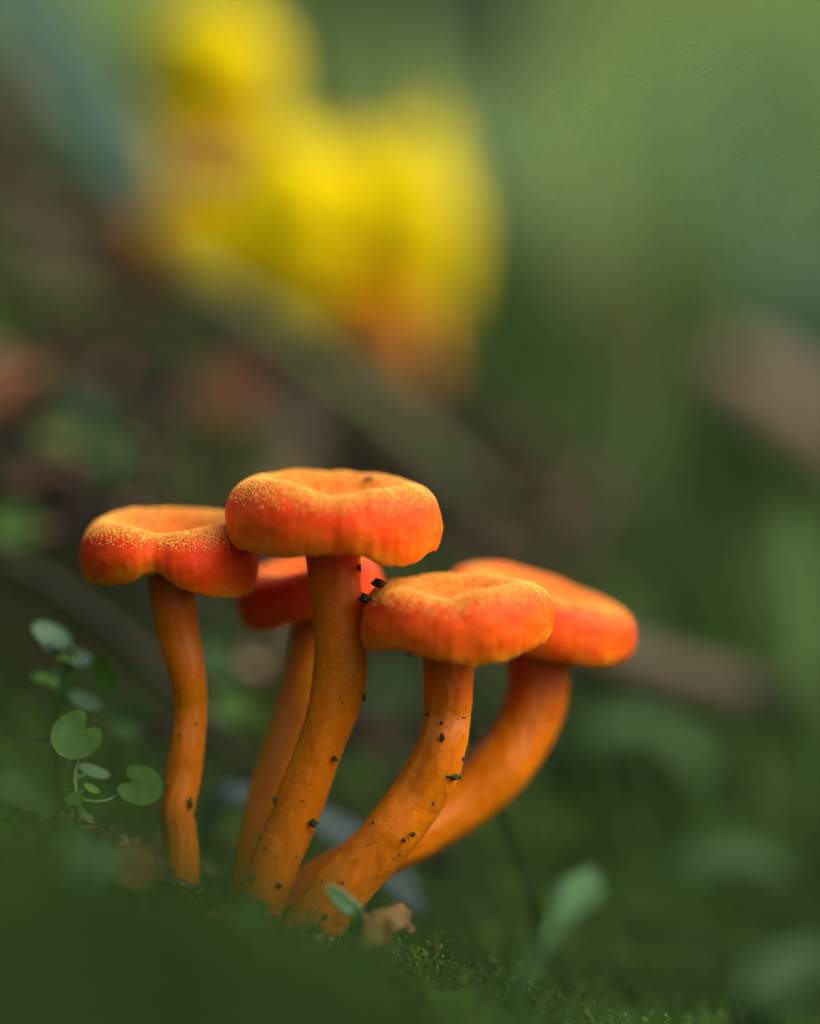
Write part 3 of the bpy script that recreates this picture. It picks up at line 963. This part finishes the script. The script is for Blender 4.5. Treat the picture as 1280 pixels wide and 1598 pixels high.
def dry_leaf(name, c, size, mat, seed, squash, label, curl=.9):
    # a dead leaf rolled into a hollow crumpled cup
    V, nA, nB = [], 36, 14
    for i in range(nB):
        v = i / (nB - 1)
        for j in range(nA):
            u = j / (nA - 1)
            a = u * math.pi * 1.45 + .2
            r = 1 + .45 * mnoise.fractal(Vector((u * 4 + seed, v * 3, seed)), 1, 2, 3) - .25 * (v - .5) ** 2 * 4
            V.append((math.cos(a) * r, (v - .5) * 1.7, math.sin(a) * r * .85 + .15 * mnoise.noise(Vector((u * 6, v * 6, seed)))))
    V = np.array(V) * size * np.array(squash)
    V = V @ rot('Z', 25 + 20 * seed).T @ rot('X', 20).T
    nrm = V / np.linalg.norm(V, axis=1)[:, None]
    B = V - nrm * .0003
    f0 = grid_faces(nB, nA, False)
    n = len(V)
    F = f0.tolist() + (f0[:, ::-1] + n).tolist()
    for i in range(nB - 1):
        for j in (0, nA - 1):
            F.append((i * nA + j, (i + 1) * nA + j, (i + 1) * nA + j + n, i * nA + j + n))
    for j in range(nA - 1):
        for i in (0, nB - 1):
            F.append((i * nA + j, i * nA + j + 1, i * nA + j + 1 + n, i * nA + j + n))
    o = mesh(name, np.vstack([V, B]) + np.array(c), F, mat)
    tag(o, label, 'dead leaf')
    return o


dry_leaf('curled_dead_leaf', P(600, 1460, -17), .0044, M['dry'], 1.0, (1.1, .8, 1.0), 'tan curled dead leaf lying at the foot of the leaning stem')
tag(lump('pebble', P(490, 1478, -7), .0025, M['pebble'], 4, (1.2, 1, .9)), 'small mottled pebble at the foot of the leaning stem', 'pebble')
tag(lump('bark_crumb', P(362, 1420, 4), .0026, M['dry'], 7, (1.3, 1, .8), rough=.8), 'tan crumb of litter between the left and tallest stems', 'litter')
tag(lump('soil_clod', P(430, 1440, 2), .0022, M['dirt'], 9, (1, 1, 1.2)), 'dark soil clod between the tallest and leaning stem feet', 'soil clod')
tag(tube('twig', [P(660, 1606, -14), P(690, 1588, -13), P(715, 1592, -12), P(745, 1606, -12)], [.0004, .0006, .0006, .0004], M['grey_dry']), 'short arched twig poking out of the moss below the dead leaf', 'twig')

for q, (px, py, d, sz, mk, lab) in enumerate([
    (150, 1335, -70, .0042, 'leaf_pale', 'blurred pale green leaf in the moss below the kidney-leaved seedling'),
    (398, 1425, -45, .0030, 'leaf_lawn', 'blurred green leaf in front of the foot of the tallest stem'),
    (215, 1345, -50, .0034, 'dry', 'blurred brown dead leaf in front of the foot of the thin wavy stem'),
    (330, 1500, -120, .0040, 'leaf_mid', 'very blurred dark leaf on the mound in front of the cluster'),
    (60, 1420, -120, .0042, 'leaf_lawn', 'very blurred green leaf on the mound below the seedlings')]):
    b0 = foot(px, d)
    c0 = P(px, py, d)
    rt_ = empty('moss_plant', b0)
    tag(rt_, lab, 'leaf', 'small leaves in the front moss')
    round_leaf('leaf', c0, RT + UP * .3 * math.sin(q * 2), UP - VIEW * .6, sz, kidney(math.radians(70 + q * 50), .4), M[mk], rt_, seed=q + 20)
    tube('stalk', [b0, (b0 + c0) / 2 + RT * .0008, c0], [.0004, .0004, .0003], M['petiole'], rt_, n=10, m=6)
nr_ = random.Random(4)
for q in range(10):
    px, d = nr_.uniform(130, 720), nr_.uniform(-14, 6)
    a0 = foot(px, d)
    a0[2] += .0045
    an = nr_.uniform(0, math.pi)
    L = nr_.uniform(.005, .011)
    e0 = a0 + np.array([math.cos(an) * L, math.sin(an) * L * .6, 0])
    e0[2] = height(e0[0], e0[1]) + .0025
    mid_ = (a0 + e0) / 2 + np.array([0, 0, .0008])
    tag(tube('dead_needle', [a0, mid_, e0], [.00022, .00028, .00012], M['grey_dry' if q % 2 else 'dry'], n=10, m=5, seed=q), 'short thin brown needle lying in the moss at the stem feet', 'needle', 'needles at the stem feet')

# --- soil crumbs stuck on the mushrooms
CR = [
    (592, 910, -6, .0011, (1.3, 1, .8), 'dirt', 'wet black soil crumb resting on the rim of the dimpled cap'),
    (570, 934, -7, .00095, (1.2, 1, .9), 'dirt', 'black soil crumb wedged between the tallest stem and the dimpled cap'),
    (561, 886, -5, .00055, (.7, 1, 1.5), 'dirt', 'thin black soil flake on the tallest stem close under its cap'),
    (576, 747, 8, .0006, (1.6, 1, .6), 'dirt', 'dark crumb on the far rim of the broadest cap'),
    (709, 1213, -8, .0010, (1.5, .6, .6), 'green_dirt', 'dark green moss flake stuck across the leaning stem'),
    (690, 1152, -7, .0007, (.8, .6, 1.4), 'green_dirt', 'dark narrow flake stuck upright on the leaning stem below its cap'),
    (689, 1128, -7, .0004, (1, .7, 1), 'green_dirt', 'tiny dark crumb above the narrow flake on the leaning stem'),
    (489, 1285, -4, .00085, (1, .8, 1), 'green_dirt', 'grey-green crumb on the outer edge of the tallest stem, halfway down'),
    (572, 1091, -1, .0007, (.7, .8, 1.4), 'green_dirt', 'dark crumb on the outer edge of the tallest stem at its bend'),
    (522, 1184, -5, .00055, (.9, .8, 1), 'green_dirt', 'round crumb on the tallest stem below its bend'),
    (429, 1248, -1, .0005, (.8, .8, 1.3), 'green_dirt', 'dark crumb where the hidden stem meets the tallest stem'),
    (393, 1370, -5, .0006, (1, .8, 1), 'green_dirt', 'dark crumb near the foot of the tallest stem'),
    (436, 1382, -5, .0005, (1.2, .8, .9), 'green_dirt', 'crumb at the outer edge of the tallest stem near the foot'),
    (645, 1302, -8, .0005, (1, .8, 1), 'green_dirt', 'crumb low on the leaning stem beside its lower edge'),
    (631, 1311, -8, .00045, (1, .8, 1), 'green_dirt', 'crumb low on the leaning stem nearer its middle'),
    (297, 1253, -1, .0008, (.6, .6, 1.6), 'dry', 'tan straw fragment stuck upright on the thin wavy stem'),
    (309, 1271, 2, .0008, (.6, .8, 1.2), 'green_dirt', 'dark crumb clinging to the edge of the thin wavy stem'),
    (257, 1224, 1, .0006, (1.3, .8, .7), 'green_dirt', 'small crumb where a kidney leaf touches the thin wavy stem'),
    (637, 1027, -9, .00055, (1.1, .8, .9), 'dirt', 'dark crumb hanging under the margin of the dimpled cap'),
    (507, 1430, -8, .0006, (1, .8, 1), 'green_dirt', 'crumb at the very foot of the leaning stem'),
]
SURF = np.vstack([a.reshape(-1, 3) for a in (V1, V2, V3, V4, V5, C1, C2, C3, C4, C5)])
_rel = SURF - CAM
_dep = _rel @ FWD
SPX = 640 + (_rel @ RT) / _dep * D / S
SPY = 799 - (_rel @ UP) / _dep * D / S


def snap(px, py):
    """depth (mm) of the mushroom surface seen at a photo pixel, and the pixel on it"""
    dd = np.hypot(SPX - px, SPY - py)
    near = dd < max(9.0, dd.min() + 3)
    i = np.where(near)[0][np.argmin(_dep[near])]
    dmin = dd.min()
    if dmin > 3:
        i = np.argmin(dd)
        return SPX[i], SPY[i], (_dep[i] - D) * 1000
    return px, py, (_dep[i] - D) * 1000


for q, (px, py, d, sz, sq, mk, lab) in enumerate(CR):
    px, py, d = snap(px, py)
    tag(lump('soil_crumb', P(px, py, d), sz * .72, M[mk], q * 1.7 + 2, sq, rough=.7, sub=3), lab, 'soil crumb', 'crumbs stuck on the mushrooms')
tag(tube('root_hair', [P(-10, 1138, 3), P(30, 1153, 3), P(62, 1156, 2), P(80, 1155, 2), P(84, 1172, 2), P(90, 1195, 2)], [.00013] * 6, M['twig'], n=50, m=5), 'thin dark root thread reaching the kidney-leaved seedling', 'root')

# --- behind the cluster
def gp(px, d, lift=0.0):
    p = foot(px, d)
    p[2] += .003 + lift
    return p


o = strip_leaf('broad_leaf', [foot(300, 40), P(345, 1255, 44), P(420, 1262, 46), P(520, 1300, 48), P(600, 1360, 46), P(655, 1425, 42)], [.003, .007, .009, .0095, .008, .002], M['leaf_blue'], UP + VIEW * .4, fold=.25)
tag(o, 'blue-grey leaf arching along the ground behind the stem feet', 'leaf')
o = strip_leaf('grass_stalk', [foot(850, 36), P(835, 1420, 34), P(815, 1350, 33), P(780, 1270, 32), P(745, 1170, 32), P(733, 1130, 32)], [.0014, .0016, .0016, .0015, .0012, .0004], M['leaf_mid'], VIEW, fold=.3)  # a single stem of grass
tag(o, 'thin green grass blade rising behind the bent stem', 'grass blade')
o = strip_leaf('spoon_leaf', [foot(770, -66), P(800, 1555, -64), P(835, 1495, -61), P(868, 1445, -57), P(905, 1393, -50), P(922, 1356, -45)], [.0008, .0008, .0008, .0018, .0058, .0009], M['leaf_spoon'], VIEW * .7 + UP, fold=.2)
tag(o, 'pale spoon-shaped leaf on a long stalk rising from the moss beside the cluster', 'leaf')


def arch(label, px_pts, d, w, mat, normal, name='grass_stalk', cat='grass blade', rooted=True):  # by default a stalk of grass
    pts = [P(x, y, d + i * 3) for i, (x, y) in enumerate(px_pts)]
    if rooted:
        pts = [foot(px_pts[0][0], d)] + pts
    n = len(pts)
    ww = [w * (.55 + .45 * math.sin(math.pi * (i + .6) / n)) for i in range(n)]
    ww[-1] = w * .15
    o = strip_leaf(name, pts, ww, mat, normal, fold=.25, wav=.04, seed=d * .01)
    tag(o, label, cat)
    return o


arch('curved green leaf arching over to the ground beyond the bent stem', [(905, 1180), (960, 1135), (1040, 1150), (1100, 1220), (1130, 1300)], 150, .0105, M['leaf_mid'], UP + VIEW * .6, 'broad_leaf', 'leaf')
arch('lower arching leaf bending down near the spoon-shaped leaf', [(1040, 1400), (1110, 1345), (1190, 1350), (1260, 1420), (1300, 1500)], 120, .010, M['leaf_mid'], UP + VIEW * .6, 'broad_leaf', 'leaf')
arch('bright green upright leaf catching the light above the fallen brown stalk', [(1262, 1090), (1262, 1000), (1255, 920), (1240, 850), (1225, 800)], 170, .010, M['leaf_lawn'], VIEW + RT * .3, 'broad_leaf', 'leaf')
arch('dull olive leaf lying low in front of the arching leaves', [(960, 1500), (1020, 1440), (1090, 1450), (1170, 1500)], 105, .009, M['leaf_mid'], UP + VIEW * .6, 'broad_leaf', 'leaf')
arch('soft grey-green leaf in the moss under the spoon-shaped leaf', [(1180, 1590), (1210, 1530), (1250, 1500), (1310, 1490)], -95, .007, M['leaf_mid'], UP + VIEW * .5, 'broad_leaf', 'leaf')
arch('broad teal-green blade leaning down the bank past the yellow mushrooms', [(-90, -160), (20, -20), (110, 110), (190, 230), (255, 330)], 300, .019, M['leaf_teal'], VIEW + UP * .4, 'broad_leaf', 'leaf', rooted=False)
arch('long olive grass stalk slanting down in front of the yellow mushrooms', [(270, 400), (380, 470), (500, 560), (620, 650), (720, 740), (800, 810)], 225, .0044, M['leaf_olive'], UP + VIEW * .8, rooted=False)
arch('thin upright yellow-green stalk on the grassy slope', [(1000, 800), (1005, 700), (1012, 600), (1020, 520)], 330, .007, M['leaf_olive'], VIEW)
arch('second upright green stalk beside the yellow-green one', [(975, 820), (968, 720), (960, 620)], 310, .008, M['leaf_mid'], VIEW)

o = tube('fallen_stalk', [P(880, 1000, 160), P(980, 1035, 165), P(1080, 1065, 172), P(1180, 1090, 176), P(1300, 1120, 180)], [.004, .0052, .0052, .0055, .0045], M['grey_dry'], seed=3, m=12)
tag(o, 'fallen brown stalk lying across the grass beyond the bent stem', 'stalk')
o = tube('fallen_stick', [P(1120, 560, 430), P(1180, 610, 430), P(1250, 665, 435), P(1340, 735, 440)], [.007, .011, .012, .011], M['pink_dry'], seed=4, m=12)
tag(o, 'thick pinkish-brown dead stick sloping down through the grass', 'stick')
o = tube('fallen_twig', [P(-20, 300, 250), P(70, 325, 250), P(150, 335, 252), P(230, 325, 255)], [.002, .0025, .0022, .0012], M['grey_dry'], seed=5, m=10)
tag(o, 'pale dry twig lying on the bank below the teal blade', 'twig')
o = tube('fallen_twig', [P(a, b, hit(a, b) - 3) for a, b in ((-30, 855), (80, 910), (200, 1000), (300, 1100), (370, 1190))], [.0009, .0010, .0010, .0009, .0007], M['twig'], seed=6, m=10)
tag(o, 'brown twig running down the slope behind the thin wavy stem', 'twig')
o = tube('dry_sapling', [P(10, 300, 330), P(5, 200, 330), P(10, 90, 332)], [.006, .007, .005], M['grey_dry'], seed=8, m=10)
tag(o, 'brown upright dead stem behind the pale dry twig', 'stem')
o = lump('fallen_petal', P(320, 263, 270), .0055, M['pink_dry'], 6, (1.3, .7, .6))
tag(o, 'small pinkish dead scrap caught under the tall yellow mushroom', 'scrap')

# small round leaves and dead leaves on the soil bank
LB = [(300, 540, 200, .0075, 'leaf_mid', 'round green leaf on the soil bank below the yellow mushrooms'),
      (250, 620, 175, .0065, 'leaf_blue', 'grey-green round leaf on the soil bank below the bright round leaf'),
      (125, 635, 165, .0062, 'leaf_blue', 'grey-green leaf beside the red dead leaf on the bank'),
      (90, 690, 150, .0055, 'leaf_olive', 'olive leaf low on the bare soil bank'),
      (165, 720, 140, .0055, 'leaf_mid', 'green leaf just above the cap with two lobes'),
      (338, 1035, 105, .0052, 'leaf_mid', 'round green leaf behind the gap between the thin wavy stem and the tallest stem'),
      (365, 1105, 90, .0042, 'leaf_lawn', 'mid-green round leaf low behind the hidden stem'),
      (610, 1075, 100, .0050, 'leaf_mid', 'round dark green leaf behind the gap beside the leaning stem'),
      (30, 820, 120, .0055, 'leaf_lawn', 'mid-green round leaf on the bank close to the cap with two lobes'),
      (105, 470, 230, .008, 'leaf_olive', 'dull olive leaf near the pale dry twig on the bank')]
for q, (px, py, d, sz, mk, lab) in enumerate(LB):
    d = hit(px, py) - 7
    sz *= .9
    c2 = P(px, py, d)
    rt_ = empty('leaf_plant', gp(px, d, -.003))
    tag(rt_, lab, 'leaf', 'round leaves on the soil bank')
    round_leaf('leaf', c2, RT + UP * .2 * math.sin(q), UP - VIEW * .7, sz, kidney(math.radians(70 + q * 40), .45), M[mk], rt_, seed=q)
    tube('stalk', [gp(px, d, -.003), (gp(px, d) + c2) / 2 + RT * .001, c2], [.0008, .0007, .0005], M['petiole'], rt_, n=12, m=6)
DL = [(5, 625, 170, .0085, 'red_dry', 'rusty red dead leaf on the bare soil bank'),
      (355, 640, 190, .010, 'red_dry', 'reddish-brown dead leaf on the soil between the yellow and orange mushrooms'),
      (450, 690, 180, .008, 'grey_dry', 'grey-brown dead leaf on the soil above the broadest cap'),
      (60, 420, 235, .009, 'grey_dry', 'grey-brown dead leaf under the pale dry twig')]
for q, (px, py, d, sz, mk, lab) in enumerate(DL):
    d = hit(px, py)
    c = gp(px, d, sz * .35)
    o = dry_leaf('dead_leaf', c, sz, M[mk], 2.0 + q, (1.3, .9, .45), lab)

# ------------------------------------------------------------------ stuff: moss, grass, soil crumbs
def moss_shoot(r, leaves=12, hgt=1.0):
    """one feathery shoot of unit height -> verts, tri faces"""
    V, F = [], []
    bend = r.uniform(-.3, .3, 2)
    for k in range(leaves):
        t = (k + .5) / leaves
        c = np.array([bend[0] * t * t, bend[1] * t * t, t])
        a = k * 2.4 + r.uniform(-.4, .4)
        L = .34 * (1 - .55 * t)
        d = np.array([math.cos(a), math.sin(a), .75])
        d /= np.linalg.norm(d)
        s = np.array([-math.sin(a), math.cos(a), 0]) * L * .26
        b0 = len(V)
        V += [c - s * .5, c + s * .5, c + d * L * .5 + s, c + d * L, c + d * L * .5 - s]
        F += [(b0, b0 + 1, b0 + 2), (b0, b0 + 2, b0 + 3), (b0, b0 + 3, b0 + 4)]
    # the stem as a thin three-sided spike
    b0 = len(V)
    V += [np.array([.03, 0, 0]), np.array([-.02, .025, 0]), np.array([-.02, -.025, 0]), np.array([bend[0], bend[1], 1.0])]
    F += [(b0, b0 + 1, b0 + 3), (b0 + 1, b0 + 2, b0 + 3), (b0 + 2, b0, b0 + 3)]
    return np.array(V), np.array(F)


def scatter(templates, pos, hs, lean, seed):
    r = np.random.default_rng(seed)
    Vs, Fs, off = [], [], 0
    pick = r.integers(0, len(templates), len(pos))
    for ti, (tv, tf) in enumerate(templates):
        idx = np.where(pick == ti)[0]
        if not len(idx):
            continue
        a = r.uniform(0, 2 * math.pi, len(idx))
        lx, ly = r.normal(0, lean, (2, len(idx)))
        ca, sa = np.cos(a)[:, None], np.sin(a)[:, None]
        x = tv[None, :, 0] * ca - tv[None, :, 1] * sa
        y = tv[None, :, 0] * sa + tv[None, :, 1] * ca
        z = np.broadcast_to(tv[None, :, 2], x.shape)
        x = x + z * lx[:, None]
        y = y + z * ly[:, None]
        q = np.stack([x, y, z], -1) * hs[idx][:, None, None] + pos[idx][:, None, :]
        Vs.append(q.reshape(-1, 3))
        Fs.append((tf[None] + (np.arange(len(idx)) * len(tv))[:, None, None] + off).reshape(-1, 3))
        off += len(idx) * len(tv)
    return np.vstack(Vs), np.vstack(Fs)


def ground_points(n, x0, x1, y0, y1, seed, keep=None, sink=.0008):
    r = np.random.default_rng(seed)
    x = r.uniform(x0, x1, n)
    y = r.uniform(y0, y1, n)
    if keep is not None:
        k = keep(x, y, r)
        x, y = x[k], y[k]
    z = base_height(x, y)
    z = z + np.array([bumpy(a, b) for a, b in zip(x, y)]) - sink
    return np.stack([x, y, z], 1)


tm = [moss_shoot(np.random.default_rng(100 + i)) for i in range(8)]


def clump(x, y, f=22, s=0.0):
    return np.array([mnoise.noise(Vector((a * f + s, b * f, s))) for a, b in zip(x, y)])


def not_camera(x, y):
    return np.hypot(x, y + .447) > .10


def keep_moss(x, y, r):
    g = np.array([greenness(a, b) for a, b in zip(x, y)])
    return (r.random(len(x)) < g ** 2 * (.75 + .6 * clump(x, y))) & not_camera(x, y) & (np.abs(x) < .06 + (y + .45) * .35)


pts = ground_points(19000, -.17, .17, -.30, .17, 1, keep_moss)
hs = .0045 * (1 + .5 * clump(pts[:, 0], pts[:, 1], 40, 3)) * np.random.default_rng(2).uniform(.6, 1.3, len(pts))
v, f = scatter(tm, pts, hs, .35, 3)
tag(mesh('moss', v, f, M['moss'], loc=(0, 0, 0)), 'dark green moss carpeting the mound around the orange mushrooms', 'moss', kind='stuff')
pts = ground_points(2600, -.12, .14, -.05, .12, 4, lambda x, y, r: (clump(x, y, 30, 8) > .22) & (r.random(len(x)) < .8))
hs = .0048 * np.random.default_rng(5).uniform(.6, 1.4, len(pts))
v, f = scatter(tm, pts, hs, .4, 6)
tag(mesh('moss', v, f, M['moss_bright'], loc=(0, 0, 0)), 'brighter yellow-green moss tufts scattered through the dark moss', 'moss', kind='stuff')


pts = ground_points(5000, -.22, .06, .08, .30, 7, lambda x, y, r: (clump(x, y, 26, 5) > .18) & (r.random(len(x)) < .8))
hs = .007 * np.random.default_rng(8).uniform(.6, 1.4, len(pts))
v, f = scatter(tm, pts, hs, .4, 9)
tag(mesh('moss', v, f, M['moss_bright'], loc=(0, 0, 0)), 'mossy patches growing over the dark soil bank', 'moss', kind='stuff')


# grass: curved two-sided blades
def blade(r):
    n = 5
    V = []
    b = r.uniform(.1, .6)
    w = r.uniform(.022, .045)
    for i in range(n):
        t = i / (n - 1)
        c = np.array([b * t * t, 0, t * (1 - .15 * b * t)])
        ww = w * (1 - t ** 1.6) + .002
        V += [c + np.array([0, ww, 0]), c - np.array([0, ww, 0])]
    F = []
    for i in range(n - 1):
        a = i * 2
        F += [(a, a + 1, a + 3), (a, a + 3, a + 2)]
    return np.array(V), np.array(F)


tb = [blade(np.random.default_rng(300 + i)) for i in range(10)]


def keep_grass(x, y, r):
    g = np.array([greenness(a, b) for a, b in zip(x, y)])
    c = clump(x, y, 9, 2)
    return (r.random(len(x)) < np.clip(g, 0, 1) ** 3 * (.45 + 1.0 * c)) & (np.abs(x) < .09 + (y + .45) * .30) & ((x > .02 + (.0 if True else 0)) | (y > .42))


pts = ground_points(9000, -.35, .45, .10, .75, 11, keep_grass)
hs = np.random.default_rng(12).uniform(.022, .05, len(pts))
v, f = scatter(tb, pts, hs, .35, 13)
tag(mesh('grass', v, f, M['grass_near'], loc=(0, 0, 0)), 'short green grass growing behind the cluster', 'grass', kind='stuff')
pts = ground_points(16000, -1.4, 1.4, .65, 3.2, 14, lambda x, y, r: (np.abs(x) < .15 + (y + .45) * .32) & (clump(x, y, 3.5, 4) + r.uniform(-.5, .5, len(x)) > -.25))
hs = np.random.default_rng(15).uniform(.05, .13, len(pts))
v, f = scatter(tb, pts, hs, .3, 16)
tag(mesh('meadow_grass', v, f, M['grass_mix'], loc=(0, 0, 0)), 'taller meadow grass covering the far slope', 'grass', kind='stuff')


def keep_fore(x, y, r):
    return (np.abs(x) < .055) & (r.random(len(x)) < np.clip(.55 - x * 14, 0, 1) * (.6 + clump(x, y, 30, 6)))


pts = ground_points(1500, -.075, .05, -.265, -.13, 24, keep_fore)
hs = np.random.default_rng(25).uniform(.007, .017, len(pts))
v, f = scatter(tb, pts, hs, .5, 26)
tag(mesh('fine_grass', v, f, M['moss'], loc=(0, 0, 0)), 'fine green grass sprouting from the moss in front of the stem feet', 'grass', kind='stuff')

# tall tufts on the far slope
for q, (px, d, n, hh, mk, lab) in enumerate([
    (980, 560, 26, .085, 'leaf_olive', 'dull olive grass tuft on the slope above the yellow-green stalk'),
    (700, 900, 40, .17, 'leaf_blue', 'tall grey-green grass tuft rising behind the bell-shaped yellow mushroom'),
    (1285, 620, 22, .09, 'leaf_teal', 'bluish grass tuft above the thick pinkish stick'),
    (880, 700, 26, .10, 'leaf_pale', 'pale green grass tuft between the bell-shaped yellow mushroom and the olive tuft'),
    (1130, 480, 22, .055, 'leaf_mid', 'low dark green grass tuft beside the upper end of the pinkish stick'),
    (1160, 900, 30, .13, 'leaf_pale', 'pale grass tuft high on the slope behind the bluish tuft'),
    (560, 1000, 36, .18, 'leaf_mid', 'tall green grass tuft showing between the tall and bell-shaped yellow mushrooms')]):
    f0_ = gp(px, d)
    r_ = np.random.default_rng(60 + q)
    off = r_.normal(0, .012, (n, 2))
    pp = np.array([[f0_[0] + a, f0_[1] + b, height(f0_[0] + a, f0_[1] + b) - .002] for a, b in off])
    v, f = scatter(tb, pp, hh * r_.uniform(.7, 1.2, n), .22, 70 + q)
    tag(mesh('grass_tuft', v, f, M[mk], loc=f0_), lab, 'grass tuft', 'tufts on the far slope')


# dead leaf flakes littering the bank
def flake(r):
    n = 7
    a = np.linspace(0, 2 * math.pi, n, endpoint=False)
    rad = r.uniform(.6, 1.1, n)
    top = np.stack([np.cos(a) * rad, np.sin(a) * rad * .6, r.normal(0, .22, n) + .12], 1)
    V = np.vstack([top, top - np.array([0, 0, .08]), [[0, 0, .05]], [[0, 0, -.03]]])
    F = []
    for i in range(n):
        j = (i + 1) % n
        F += [(2 * n, i, j), (2 * n + 1, n + j, n + i), (i, n + i, n + j), (i, n + j, j)]
    return V, np.array(F)


tf_ = [flake(np.random.default_rng(500 + i)) for i in range(8)]
ml, n_, l_, b_ = new_mat('leaf_litter')
nz_ = noise_node(n_, l_, 55, 2, .5)
rp_ = ramp(n_, [(.30, (.010, .007, .005)), (.46, (.030, .018, .012)), (.56, (.14, .07, .04)), (.63, (.28, .20, .13)), (.72, (.025, .02, .012))])
l_.new(nz_.outputs[0], rp_.inputs[0])
l_.new(rp_.outputs[0], b_.inputs['Base Color'])
b_.inputs['Roughness'].default_value = .8
b_.inputs['Specular IOR Level'].default_value = .2
pts = ground_points(900, -.30, .10, .10, .48, 31, lambda x, y, r: r.random(len(x)) < 1.6 * (1.0 - np.array([greenness(a, b) for a, b in zip(x, y)])) - .5, sink=-.001)
hs = np.random.default_rng(32).uniform(.003, .0085, len(pts))
v, f = scatter(tf_, pts, hs, .5, 33)
tag(mesh('leaf_litter', v, f, ml, loc=(0, 0, 0), smooth=False), 'brown and tan dead leaf flakes littering the dark bank', 'leaf litter', kind='stuff')


pts = ground_points(1100, -.09, -.012, -.07, .06, 41, lambda x, y, r: clump(x, y, 35, 9) > -.05, sink=-.0022)
hs = np.random.default_rng(42).uniform(.0005, .0019, len(pts))
v, f = scatter(tf_, pts, hs, .6, 43)
tag(mesh('leaf_litter', v, f, ml, loc=(0, 0, 0), smooth=False), 'small dead scraps lying in the moss around the stem feet', 'leaf litter', kind='stuff')
pts = ground_points(1300, -.07, .05, -.23, -.05, 48, lambda x, y, r: clump(x, y, 45, 11) > .25)
hs = .0075 * np.random.default_rng(49).uniform(.6, 1.4, len(pts))
v, f = scatter(tm, pts, hs, .4, 50)
tag(mesh('moss', v, f, M['moss_bright'], loc=(0, 0, 0)), 'lighter moss clumps on the mound in front of the cluster', 'moss', kind='stuff')
c_ = foot(632, -12)
pp = np.array([c_ + np.array([a, b, .0012]) for a, b in np.random.default_rng(44).normal(0, .0022, (26, 2))])
v, f = scatter(tm, pp, np.random.default_rng(45).uniform(.003, .0062, 26), .5, 46)
tag(mesh('moss_sprig', v, f, M['moss_bright'], loc=c_), 'bright yellow-green moss sprig beside the curled dead leaf', 'moss sprig')


# crumbs of soil on the bare bank
def keep_soil(x, y, r):
    g = np.array([greenness(a, b) for a, b in zip(x, y)])
    return (r.random(len(x)) < 1.05 - g)


pts = ground_points(5000, -.25, .14, .04, .5, 21, keep_soil, sink=0)
sz = np.clip(np.random.default_rng(22).lognormal(-6.4, .55, len(pts)), .0006, .007)
v, f = bits(pts, sz, 23)
tag(mesh('soil_crumbs', v, f, M['soil_clod'], loc=(0, 0, 0), smooth=False), 'dark crumbly soil covering the bare bank', 'soil', kind='stuff')
